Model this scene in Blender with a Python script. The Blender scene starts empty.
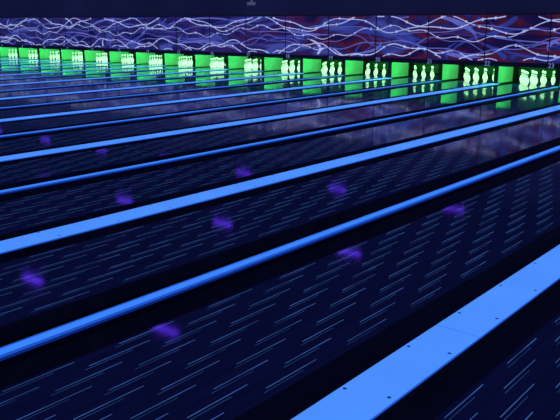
import bpy, bmesh, math, random
from mathutils import Vector, Matrix
random.seed(7)
S = bpy.context.scene
S.view_settings.view_transform = 'Standard'
S.view_settings.look = 'None'
COL = S.collection

# ---------------------------------------------------------------- helpers
def link(o, parent=None):
    COL.objects.link(o)
    if parent: o.parent = parent
    return o
def empty(name, loc=(0,0,0)):
    e = bpy.data.objects.new(name, None); e.location = loc; e.empty_display_size = .2
    return link(e)
def obj(name, me, loc=(0,0,0), parent=None):
    o = bpy.data.objects.new(name, me); o.location = loc
    return link(o, parent)
def mesh(name, verts, faces, mats, fm=None, smooth=False):
    me = bpy.data.meshes.new(name); me.from_pydata(verts, [], faces)
    for m in mats: me.materials.append(m)
    if fm:
        for p, k in zip(me.polygons, fm): p.material_index = k
    if smooth:
        for p in me.polygons: p.use_smooth = True
    me.update(); return me
def boxes(name, lst, mats, bevel=0):
    V=[];F=[];M=[]
    for x0,x1,y0,y1,z0,z1,m in lst:
        b=len(V)
        V += [(x0,y0,z0),(x1,y0,z0),(x1,y1,z0),(x0,y1,z0),(x0,y0,z1),(x1,y0,z1),(x1,y1,z1),(x0,y1,z1)]
        F += [(b,b+3,b+2,b+1),(b+4,b+5,b+6,b+7),(b,b+1,b+5,b+4),(b+1,b+2,b+6,b+5),(b+2,b+3,b+7,b+6),(b+3,b,b+4,b+7)]
        M += [m]*6
    me = mesh(name,V,F,mats,M)
    if bevel:
        bm=bmesh.new(); bm.from_mesh(me)
        bmesh.ops.bevel(bm, geom=bm.edges[:], offset=bevel, segments=2, affect='EDGES', profile=.5)
        bm.to_mesh(me); bm.free()
    return me
def mat(name, base=(0,0,0), rough=.5, em=None, es=1.0, spec=.5, metal=0, noise=None):
    m = bpy.data.materials.new(name); m.use_nodes=True
    nt=m.node_tree; b=nt.nodes['Principled BSDF']
    b.inputs['Base Color'].default_value=(*base,1)
    b.inputs['Roughness'].default_value=rough
    b.inputs['Metallic'].default_value=metal
    b.inputs['Specular IOR Level'].default_value=spec
    if em:
        b.inputs['Emission Color'].default_value=(*em,1)
        b.inputs['Emission Strength'].default_value=es
    if noise:
        tc=nt.nodes.new('ShaderNodeTexCoord'); n=nt.nodes.new('ShaderNodeTexNoise')
        n.inputs['Scale'].default_value=noise[0]; n.inputs['Detail'].default_value=4
        nt.links.new(tc.outputs['Object'], n.inputs['Vector'])
        r=nt.nodes.new('ShaderNodeMapRange')
        r.inputs['To Min'].default_value=1-noise[1]; r.inputs['To Max'].default_value=1+noise[1]
        nt.links.new(n.outputs['Fac'], r.inputs['Value'])
        v=nt.nodes.new('ShaderNodeVectorMath'); v.operation='SCALE'
        v.inputs[0].default_value=base; nt.links.new(r.outputs[0], v.inputs['Scale'])
        nt.links.new(v.outputs[0], b.inputs['Base Color'])
        if em:
            mm=nt.nodes.new('ShaderNodeMath'); mm.operation='MULTIPLY'; mm.inputs[1].default_value=es
            nt.links.new(r.outputs[0], mm.inputs[0]); nt.links.new(mm.outputs[0], b.inputs['Emission Strength'])
    return m

class G:
    def __init__(s, nt): s.nt=nt
    def m(s, op, a, b=None, c=None):
        n=s.nt.nodes.new('ShaderNodeMath'); n.operation=op
        for i,v in enumerate((a,b,c)):
            if v is None: continue
            if isinstance(v,(int,float)): n.inputs[i].default_value=v
            else: s.nt.links.new(v, n.inputs[i])
        return n.outputs[0]

# ---------------------------------------------------------------- materials
def lane_material():
    m=bpy.data.materials.new('lane_laminate'); m.use_nodes=True; nt=m.node_tree; g=G(nt)
    b=nt.nodes['Principled BSDF']; L=nt.links
    tc=nt.nodes.new('ShaderNodeTexCoord'); sp=nt.nodes.new('ShaderNodeSeparateXYZ')
    L.new(tc.outputs['Object'], sp.inputs[0]); X,Y=sp.outputs[0],sp.outputs[1]
    oi=nt.nodes.new('ShaderNodeObjectInfo'); R=oi.outputs['Random']
    fx=g.m('DIVIDE', g.m('ADD',X,0.525), 0.0955)
    cell=g.m('FLOOR',fx); fr=g.m('FRACT',fx)
    off=g.m('FRACT',g.m('ADD',g.m('MULTIPLY',cell,.382),R))
    def dash(center, half, shift, duty, per):
        line=g.m('LESS_THAN', g.m('ABSOLUTE',g.m('SUBTRACT',fr,center)), half)
        d=g.m('LESS_THAN', g.m('FRACT', g.m('ADD', g.m('DIVIDE',Y,per), g.m('ADD',off,shift))), duty)
        return g.m('MULTIPLY',line,d)
    d1=dash(.30,.028,0,.58,.70); d2=dash(.54,.020,.06,.44,.70)
    tot=g.m('ADD', d1, g.m('MULTIPLY',d2,.5))
    no=nt.nodes.new('ShaderNodeTexNoise'); no.inputs['Scale'].default_value=3.0; no.inputs['Detail'].default_value=2
    L.new(tc.outputs['Object'],no.inputs['Vector'])
    var=nt.nodes.new('ShaderNodeMapRange'); var.inputs['From Min'].default_value=.35; var.inputs['From Max'].default_value=.65
    var.inputs['To Min'].default_value=.45; var.inputs['To Max'].default_value=1.15; L.new(no.outputs['Fac'],var.inputs['Value'])
    tot=g.m('MULTIPLY',tot,var.outputs[0])
    mp=nt.nodes.new('ShaderNodeMapping'); mp.inputs['Scale'].default_value=(38,1.2,1)
    L.new(tc.outputs['Object'],mp.inputs[0])
    n2=nt.nodes.new('ShaderNodeTexNoise'); n2.inputs['Scale'].default_value=1; n2.inputs['Detail'].default_value=2
    L.new(mp.outputs[0],n2.inputs['Vector'])
    cr=nt.nodes.new('ShaderNodeValToRGB')
    cr.color_ramp.elements[0].position=.35; cr.color_ramp.elements[0].color=(.02,.03,.085,1)
    cr.color_ramp.elements[1].position=.7; cr.color_ramp.elements[1].color=(.045,.07,.18,1)
    L.new(n2.outputs['Fac'],cr.inputs[0]); L.new(cr.outputs[0],b.inputs['Base Color'])
    ad=nt.nodes.new('ShaderNodeMix'); ad.data_type='RGBA'; ad.clamp_factor=False
    ad.inputs['A'].default_value=(.0020,.0032,.025,1); ad.inputs['B'].default_value=(.042,.13,.42,1)  # first colour gives the whole lane a faint blue glow as fill light
    L.new(tot,ad.inputs['Factor'])
    L.new(ad.outputs['Result'],b.inputs['Emission Color'])
    L.new(g.m('ADD',g.m('MULTIPLY',n2.outputs['Fac'],.8),.5),b.inputs['Emission Strength'])
    b.inputs['IOR'].default_value=1.55
    L.new(g.m('ADD',g.m('MULTIPLY',n2.outputs['Fac'],.06),.035),b.inputs['Roughness'])
    return m
M_lane=lane_material()
M_gut=mat('gutter_black_plastic',(.008,.009,.024),.5,spec=.3,em=(.0008,.001,.006),es=1,noise=(6,.4))  # faint navy glow put in to lift the dark trough
M_base=mat('divider_base_black',(.006,.006,.014),.6,spec=.2,noise=(5,.3))
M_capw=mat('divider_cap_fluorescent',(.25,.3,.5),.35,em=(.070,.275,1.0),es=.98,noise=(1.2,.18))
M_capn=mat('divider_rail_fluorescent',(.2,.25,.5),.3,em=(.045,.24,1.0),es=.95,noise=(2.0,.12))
M_capm=mat('divider_side_shaded',(.1,.12,.35),.4,em=(.012,.085,.58),es=1,noise=(2,.15))  # dimmer copy of the cap, shading of its sides put into colour
M_capd=mat('divider_edge_shaded',(.05,.06,.2),.4,em=(.003,.018,.17),es=1,noise=(2,.15))  # darkest copy, shade on the rail's lower edges put into colour
M_screw=mat('screw_dark',(.01,.02,.08),.4,em=(.005,.03,.2),es=.6)
M_wall=mat('wall_dark_paint_glow',(.10,.11,.22),.9,spec=.1,em=(.005,.0055,.024),es=1,noise=(.35,.5))  # faint blue emission stands in for blacklight falling on the walls
M_ceil=mat('ceiling_black',(.03,.03,.06),.95,spec=.05,noise=(.8,.2))
M_floor=mat('sub_floor_dark',(.01,.01,.02),.9,spec=.1,noise=(2,.3))
M_appr=mat('approach_laminate',(.07,.06,.12),.2,noise=(4,.3))
M_kick=mat('kickback_lit_panel',(.55,.75,.6),.45,em=(.0,.10,.02),es=.2,noise=(3.5,.3))  # whitish panel with green lamp light put into its tint and emission
M_kdark=mat('kickback_edge_and_unlit',(.01,.02,.02),.6)  # dark edges and hood; also colours the panel's unlit rear stretch
M_curt=mat('pit_curtain',(.03,.08,.04),.8,noise=(8,.5))
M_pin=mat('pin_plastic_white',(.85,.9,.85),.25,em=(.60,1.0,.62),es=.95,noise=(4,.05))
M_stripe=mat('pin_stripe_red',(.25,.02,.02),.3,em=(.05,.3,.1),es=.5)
M_frame=mat('masking_frame_dark',(.012,.012,.03),.6,em=(.004,.005,.02),es=.5,noise=(3,.2))
M_num=mat('lane_number_print',(.3,.35,.6),.5,em=(.22,.32,.75),es=.6)
M_tube=mat('green_lamp_tube',(.2,.8,.3),.4,em=(.05,1,.12),es=14)
M_house=mat('fixture_housing_black',(.015,.015,.02),.5,noise=(9,.2))
M_uv=mat('blacklight_lens',(.1,.02,.3),.3,em=(.12,.03,1.0),es=4.6)
M_grey=mat('fixture_grey',(.3,.32,.45),.5,em=(.05,.06,.12),es=1)

def art_material():
    m=bpy.data.materials.new('masking_art_print'); m.use_nodes=True; nt=m.node_tree; L=nt.links; g=G(nt)
    b=nt.nodes['Principled BSDF']
    tc=nt.nodes.new('ShaderNodeTexCoord')
    mp=nt.nodes.new('ShaderNodeMapping'); mp.inputs['Scale'].default_value=(.33,1,1.3)
    mp.inputs['Rotation'].default_value=(0,.12,0)
    L.new(tc.outputs['Object'],mp.inputs[0])
    n=nt.nodes.new('ShaderNodeTexNoise'); n.inputs['Scale'].default_value=1.1; n.inputs['Detail'].default_value=2.5
    n.inputs['Distortion'].default_value=1.4
    L.new(mp.outputs[0],n.inputs['Vector'])
    def ramp(st):
        cr=nt.nodes.new('ShaderNodeValToRGB'); e=cr.color_ramp.elements
        e[0].position=st[0][0]; e[0].color=(*st[0][1],1); e[1].position=st[-1][0]; e[1].color=(*st[-1][1],1)
        for p,c in st[1:-1]:
            q=e.new(p); q.color=(*c,1)
        L.new(n.outputs['Fac'],cr.inputs[0]); return cr.outputs[0]
    red=ramp([(.3,(.004,.004,.035)),(.42,(.010,.004,.045)),(.47,(.040,.005,.025)),(.51,(.060,.008,.024)),(.55,(.012,.009,.085)),(.68,(.045,.055,.30))])
    blu=ramp([(.3,(.003,.005,.035)),(.42,(.008,.009,.09)),(.5,(.022,.018,.15)),(.58,(.007,.009,.075)),(.7,(.05,.065,.34))])
    sp=nt.nodes.new('ShaderNodeSeparateXYZ'); L.new(tc.outputs['Object'],sp.inputs[0])
    f=nt.nodes.new('ShaderNodeMapRange'); f.inputs['From Min'].default_value=-19; f.inputs['From Max'].default_value=-13
    f.inputs['To Min'].default_value=.15
    L.new(sp.outputs[0],f.inputs['Value'])
    mx=nt.nodes.new('ShaderNodeMix'); mx.data_type='RGBA'
    L.new(f.outputs[0],mx.inputs['Factor']); L.new(blu,mx.inputs['A']); L.new(red,mx.inputs['B'])
    L.new(mx.outputs['Result'],b.inputs['Emission Color']); b.inputs['Emission Strength'].default_value=1.0
    b.inputs['Base Color'].default_value=(.02,.02,.06,1); b.inputs['Roughness'].default_value=.6
    return m
M_art=art_material()
M_s1=mat('art_strand_white',(.2,.2,.3),.6,em=(.44,.52,.95),es=.85,noise=(1.5,.45))
M_s2=mat('art_strand_lilac',(.1,.1,.3),.6,em=(.12,.14,.60),es=.75,noise=(1.5,.5))
M_s3=mat('art_strand_blue',(.05,.05,.2),.6,em=(.025,.042,.30),es=.85,noise=(1.5,.5))

# ---------------------------------------------------------------- layout
PITCH=1.75; XA=-1.68
Y0=1.2; YM=19.45; KF=20.30; YEND=21.45; YBACK=22.4
J0,J1=-2,23
divx=lambda j: XA-PITCH*j
XR=divx(J0)+.14; XL=divx(J1)-.14
ZC=3.0

laneLen=YEND-Y0
lane_me=boxes('lane_bed',[(-.525,.525,0,laneLen,-.06,0,0)],[M_lane])
DL=KF-Y0
def gutter_mesh():
    V=[];F=[];n=12; w=.104
    prof=[(-w,0)]+[(-w*.93*math.cos(math.pi*i/n), -.012-.075*math.sin(math.pi*i/n)) for i in range(n+1)]+[(w,0)]
    prof=prof+[(w,-.10),(-w,-.10)]
    k=len(prof)
    for y in (0,DL):
        V+= [(x,y,z-.004) for x,z in prof]
    for i in range(k):
        j=(i+1)%k; F.append((i,j,k+j,k+i))
    F.append(tuple(range(k))[::-1]); F.append(tuple(range(k,2*k)))
    return mesh('gutter',V,F,[M_gut])
gut_me=gutter_mesh()
for j in range(J0+1,J1+1):
    cx=divx(j)+PITCH/2
    e=empty('bowling_lane',(cx,Y0,0))
    obj('lane_bed',lane_me,(0,0,0),e)
    obj('gutter_left',gut_me,(-.630,0,0),e); obj('gutter_right',gut_me,(.630,0,0),e)

def wide_divider():
    L=[(-.139,.139,0,DL,-.10,-.002,0)]
    me=boxes('wide',L,[M_base,M_capw,M_screw,M_capm])
    bm=bmesh.new(); bm.from_mesh(me)
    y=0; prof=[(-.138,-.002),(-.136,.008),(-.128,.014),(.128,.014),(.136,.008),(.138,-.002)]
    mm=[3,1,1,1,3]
    while y<DL-.01:
        y1=min(y+2.44,DL); a=[bm.verts.new((x,y+.002,z)) for x,z in prof]; b=[bm.verts.new((x,y1-.002,z)) for x,z in prof]
        for i in range(5):
            f=bm.faces.new((a[i],a[i+1],b[i+1],b[i])); f.material_index=mm[i]
        f=bm.faces.new(a[::-1]); f.material_index=3; f=bm.faces.new(b); f.material_index=3
        y=y1
    y=.25
    while y<DL:
        for sx in (-.105,.105):
            c=[bm.verts.new((sx+.0105*math.cos(t*math.pi/5),y+(.0 if sx<0 else .06)+.0105*math.sin(t*math.pi/5),.0155)) for t in range(10)]
            f=bm.faces.new(c); f.material_index=2
        y+=.61
    bmesh.ops.recalc_face_normals(bm,faces=bm.faces[:])
    bm.to_mesh(me); bm.free(); return me
def narrow_divider():
    me=boxes('narrow',[(-.139,.139,0,DL,-.10,-.004,0)],[M_base,M_capn,M_capd,M_capm])
    bm=bmesh.new(); bm.from_mesh(me)
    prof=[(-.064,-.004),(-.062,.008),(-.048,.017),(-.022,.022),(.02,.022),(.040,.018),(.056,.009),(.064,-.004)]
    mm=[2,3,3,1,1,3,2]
    a=[bm.verts.new((x,0,z)) for x,z in prof]; b=[bm.verts.new((x,DL,z)) for x,z in prof]
    for i in range(7):
        f=bm.faces.new((a[i],a[i+1],b[i+1],b[i])); f.material_index=mm[i]
    bm.faces.new(a[::-1]).material_index=1; bm.faces.new(b).material_index=1
    bmesh.ops.recalc_face_normals(bm,faces=bm.faces[:])
    bm.to_mesh(me); bm.free(); return me
wd=wide_divider(); nd=narrow_divider()
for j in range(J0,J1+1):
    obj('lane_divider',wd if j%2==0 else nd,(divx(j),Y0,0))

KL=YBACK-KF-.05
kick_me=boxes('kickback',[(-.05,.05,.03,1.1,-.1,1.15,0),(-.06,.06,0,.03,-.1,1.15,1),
                          (-.056,.056,.03,KL,-.1,.02,1),(-.05,.05,1.1,KL,.02,1.15,1)],[M_kick,M_kdark])  # rear stretch of the panel is black, its shade painted in
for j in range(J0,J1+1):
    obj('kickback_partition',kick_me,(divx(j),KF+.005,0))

bay_parts=boxes('curtain',[(-.81,.81,1.6,1.64,-.1,1.1,0)],[M_curt])
cushion=boxes('cushion',[(-.8,.8,1.4,1.5,.12,.5,0)],[M_curt],.02)
pit=boxes('pit_floor',[(-.81,.81,1.16,2.0,-.14,-.1,0)],[M_curt])
top=boxes('bay_hood',[(-.875,.875,YM+.06-KF,2.0,1.16,1.2,0)],[M_kdark])
flat=boxes('flat_gutter',[(-.80,-.53,.02,1.15,-.10,-.06,0),(.53,.80,.02,1.15,-.10,-.06,0)],[M_gut])
def tube_mesh():
    bm=bmesh.new()
    bmesh.ops.create_cone(bm,cap_ends=True,segments=12,radius1=.02,radius2=.02,depth=1.3,matrix=Matrix.Rotation(math.pi/2,4,'Y'))
    me=bpy.data.meshes.new('tube'); bm.to_mesh(me); bm.free(); me.materials.append(M_tube); return me
tube=tube_mesh()
lightdata=bpy.data.lights.new('green_lamp','AREA'); lightdata.shape='RECTANGLE'; lightdata.size=1.3; lightdata.size_y=.08
lightdata.color=(.03,1,.15); lightdata.energy=20
for j in range(J0+1,J1+1):
    cx=divx(j)+PITCH/2
    e=empty('pin_deck_bay',(cx,KF,0))
    obj('back_curtain',bay_parts,(0,0,0),e); obj('pit_cushion',cushion,(0,0,0),e)
    obj('pit_floor',pit,(0,0,0),e); obj('hood',top,(0,0,0),e); obj('lamp_tube',tube,(0,-.06,1.0),e)
    obj('flat_gutters',flat,(0,0,0),e)
    l=bpy.data.objects.new('deck_lamp',lightdata); l.location=(0,-.04,.96); l.rotation_euler=(math.radians(15),0,0); link(l,e)

def pin_set():
    prof=[(0,.0),(.0258,.0),(.0285,.008),(.036,.03),(.0497,.057),(.0577,.0857),(.0605,.1143),(.0575,.149),(.0455,.184),
          (.0315,.219),(.0238,.239),(.0228,.254),(.0237,.275),(.0285,.31),(.0322,.338),(.0318,.352),(.0265,.369),(.016,.379),(0,.381)]
    V=[];F=[];M=[];n=18
    pts=[]
    for r in range(4):
        for c in range(r+1):
            pts.append(((c-r/2)*.3048, r*.264))
    for px,py in pts:
        base=len(V)
        for r,z in prof:
            if r==0: V.append((px,py,z))
            else: V+=[(px+r*math.cos(2*math.pi*i/n),py+r*math.sin(2*math.pi*i/n),z) for i in range(n)]
        idx=[]; c=base
        for r,z in prof:
            if r==0: idx.append([c]); c+=1
            else: idx.append(list(range(c,c+n))); c+=n
        for a,(A,B) in enumerate(zip(idx[:-1],idx[1:])):
            mi=1 if a in (9,12) else 0
            for i in range(n):
                q=(i+1)%n
                if len(A)==1: F.append((A[0],B[q],B[i]))
                elif len(B)==1: F.append((A[i],A[q],B[0]))
                else: F.append((A[i],A[q],B[q],B[i]))
                M.append(mi)
    return mesh('bowling_pin_set',V,F,[M_pin,M_stripe],M,True)
pins=pin_set()
for j in range(J0+1,J1+1):
    obj('bowling_pin_set',pins,(divx(j)+PITCH/2,KF+.08,0.0))

# ---------------------------------------------------------------- masking unit
mk=empty('masking_unit',(0,YM,0))
ZB,ZN,ZT=.55,.67,1.90
obj('art_panel',boxes('art_panel',[(XL,XR,0,.04,ZN,ZT,0)],[M_art]),(0,0,0),mk)
fr=[(XL,XR,-.03,.05,ZT,ZT+.03,0),(XL,XR,-.02,.05,ZB,ZN,0)]
for j in range(J0,J1+1):
    fr.append((divx(j)-.012,divx(j)+.012,-.016,.0,ZN,ZT,0))
obj('panel_frame',boxes('panel_frame',fr,[M_frame]),(0,0,0),mk)
def ribbons():
    V=[];F=[];M=[]
    def strip(pts,w,y,mi):
        prev=None
        for k,(x,z) in enumerate(pts):
            x2,z2=pts[min(k+1,len(pts)-1)]; x1,z1=pts[max(k-1,0)]
            d=Vector((x2-x1,z2-z1)); d.normalize(); nx,nz=-d.y,d.x
            ww=w(k/len(pts)) if callable(w) else w
            if z+ww>ZT-.01 or z-ww<ZN+.01 or x<XL+.02 or x>XR-.02: prev=None; continue
            b=len(V); V.append((x+nx*ww,y,z+nz*ww)); V.append((x-nx*ww,y,z-nz*ww))
            if prev is not None: F.append((prev,prev+1,b+1,b)); M.append(mi)
            prev=b
    def disc(x,z,r,y,mi):
        if z+r>ZT-.01 or z-r<ZN+.01: return
        b=len(V); n=10
        for i in range(n): V.append((x+r*math.cos(2*math.pi*i/n),y,z+r*math.sin(2*math.pi*i/n)))
        F.append(tuple(range(b,b+n))); M.append(mi)
    y=-.0012
    for s in range(190):
        cx=random.uniform(XL+1,XR-1)
        if cx>-13 and random.random()<.6: continue
        cz=random.uniform(ZN-.5,ZT+.5); r=random.uniform(.4,1.5); a0=random.uniform(0,6.28); da=random.uniform(.8,2.0)
        N=26; pts=[(cx+2.2*r*math.cos(a0+da*i/N),cz+.7*r*math.sin(a0+da*i/N)) for i in range(N)]
        wm=random.uniform(.012,.06)
        strip(pts,lambda t,wm=wm:.004+wm*math.sin(math.pi*t),y,random.choice([1,2,2,2,1,0] if cx<-13 else [2,2,1])); y-=.00003
    for s in range(9):
        zc=ZN+.12+(ZT-ZN-.24)*((s*.618)%1); a1=random.uniform(.08,.22); l1=random.uniform(3,6); a2=random.uniform(.03,.07); l2=random.uniform(1.0,1.9)
        p1,p2=random.uniform(0,6),random.uniform(0,6)
        f=lambda x: zc+a1*math.sin(2*math.pi*x/l1+p1)+a2*math.sin(2*math.pi*x/l2+p2)
        pts=[(XL+.08*i, f(XL+.08*i)) for i in range(int((XR-XL)/.08))]
        mi=[0,0,1,0,2,0,1,1,0][s]; strip(pts,[.012,.010,.015][s%3],y,mi)
        if mi==0:
            x=XL
            while x<XR-.1:
                x+=random.uniform(.35,.8); disc(x,f(x),random.uniform(.026,.042),y-.0003,mi)
        y-=.0006
    return mesh('art_strands',V,F,[M_s1,M_s2,M_s3],M)
obj('art_strands',ribbons(),(0,0,0),mk)
for j in range(J0,J1+1):
    n=26-j
    c=bpy.data.curves.new('number','FONT'); c.body=str(n); c.size=.17; c.align_x='CENTER'; c.align_y='CENTER'; c.extrude=.002
    c.materials.append(M_num)
    o=bpy.data.objects.new('lane_number',c); o.location=(divx(j)+.1,-.024,(ZB+ZN)/2); o.rotation_euler=(math.pi/2,0,0); link(o,mk)

# ---------------------------------------------------------------- room shell
def shell(name,b,m): return obj(name,boxes(name,[(*b,0)],[m]))
WX0,WX1,WY0=XL-.6,XR+.6,-6
shell('floor',(WX0,WX1,WY0,YBACK+.3,-.3,-.15),M_floor)
shell('approach_floor',(WX0+.01,WX1-.01,WY0+.01,Y0-.06,-.15,0),M_appr)
obj('foul_line',boxes('foul_line',[(WX0+.01,WX1-.01,Y0-.06,Y0-.004,-.15,0,0)],[M_house]))
shell('ceiling',(WX0,WX1,WY0,YBACK+.3,ZC,ZC+.1),M_ceil)
shell('wall_left',(WX0-.1,WX0,WY0,YBACK+.3,-.3,ZC),M_wall)
shell('wall_right',(WX1,WX1+.1,WY0,YBACK+.3,-.3,ZC),M_wall)
shell('wall_rear',(WX0,WX1,WY0-.1,WY0,-.3,ZC),M_wall)
shell('wall_back',(WX0,WX1,YBACK+.2,YBACK+.3,-.15,ZC),M_wall)
shell('wall_upper_bulkhead',(WX0,WX1,YM+.06,YM+.16,ZT+.031,ZC),M_wall)

# ---------------------------------------------------------------- blacklight fixtures
def uv_mesh():
    return boxes('uv',[(-.32,.32,-.15,.15,.02,.12,0),(-.28,.28,-.075,.075,.010,.02,1),
                   (-.35,-.33,-.02,.02,.05,.235,0),(.33,.35,-.02,.02,.05,.235,0),(-.35,.35,-.02,.02,.225,.24,0),
                   (-.35,-.31,-.015,.015,.05,.08,0),(.31,.35,-.015,.015,.05,.08,0)],[M_house,M_uv])
uv=uv_mesh()
for ix in range(-1,10):
    for yy in (-3.0,1.9,6.86,11.8,16.4):
        obj('blacklight_fixture',uv,(-4.37-3.5*ix,yy,2.76))

obj('wall_fixture',boxes('wall_fixture',[(-.16,.16,-.08,0,0,.10,0),(-.03,.03,-.04,0,.10,.2,0)],[M_grey],.008),(-17.2,YM+.058,2.27))  # small grey fixture with faint emission on the upper bulkhead

# ---------------------------------------------------------------- world & camera
w=bpy.data.worlds.new('World'); S.world=w; w.use_nodes=True
w.node_tree.nodes['Background'].inputs[0].default_value=(.01,.015,.06,1); w.node_tree.nodes['Background'].inputs[1].default_value=.3
cam=bpy.data.cameras.new('camera'); co=bpy.data.objects.new('camera',cam); link(co)
cam.sensor_width=36; cam.lens=36*735/560; cam.clip_end=200
s_,c_=math.sin(math.radians(39.3)),math.cos(math.radians(39.3)); p=math.radians(14.35)
F=Vector((-s_*math.cos(p),c_*math.cos(p),-math.sin(p)))
co.location=(0,0,1.715)
co.rotation_euler=F.to_track_quat('-Z','Y').to_euler()
S.camera=co
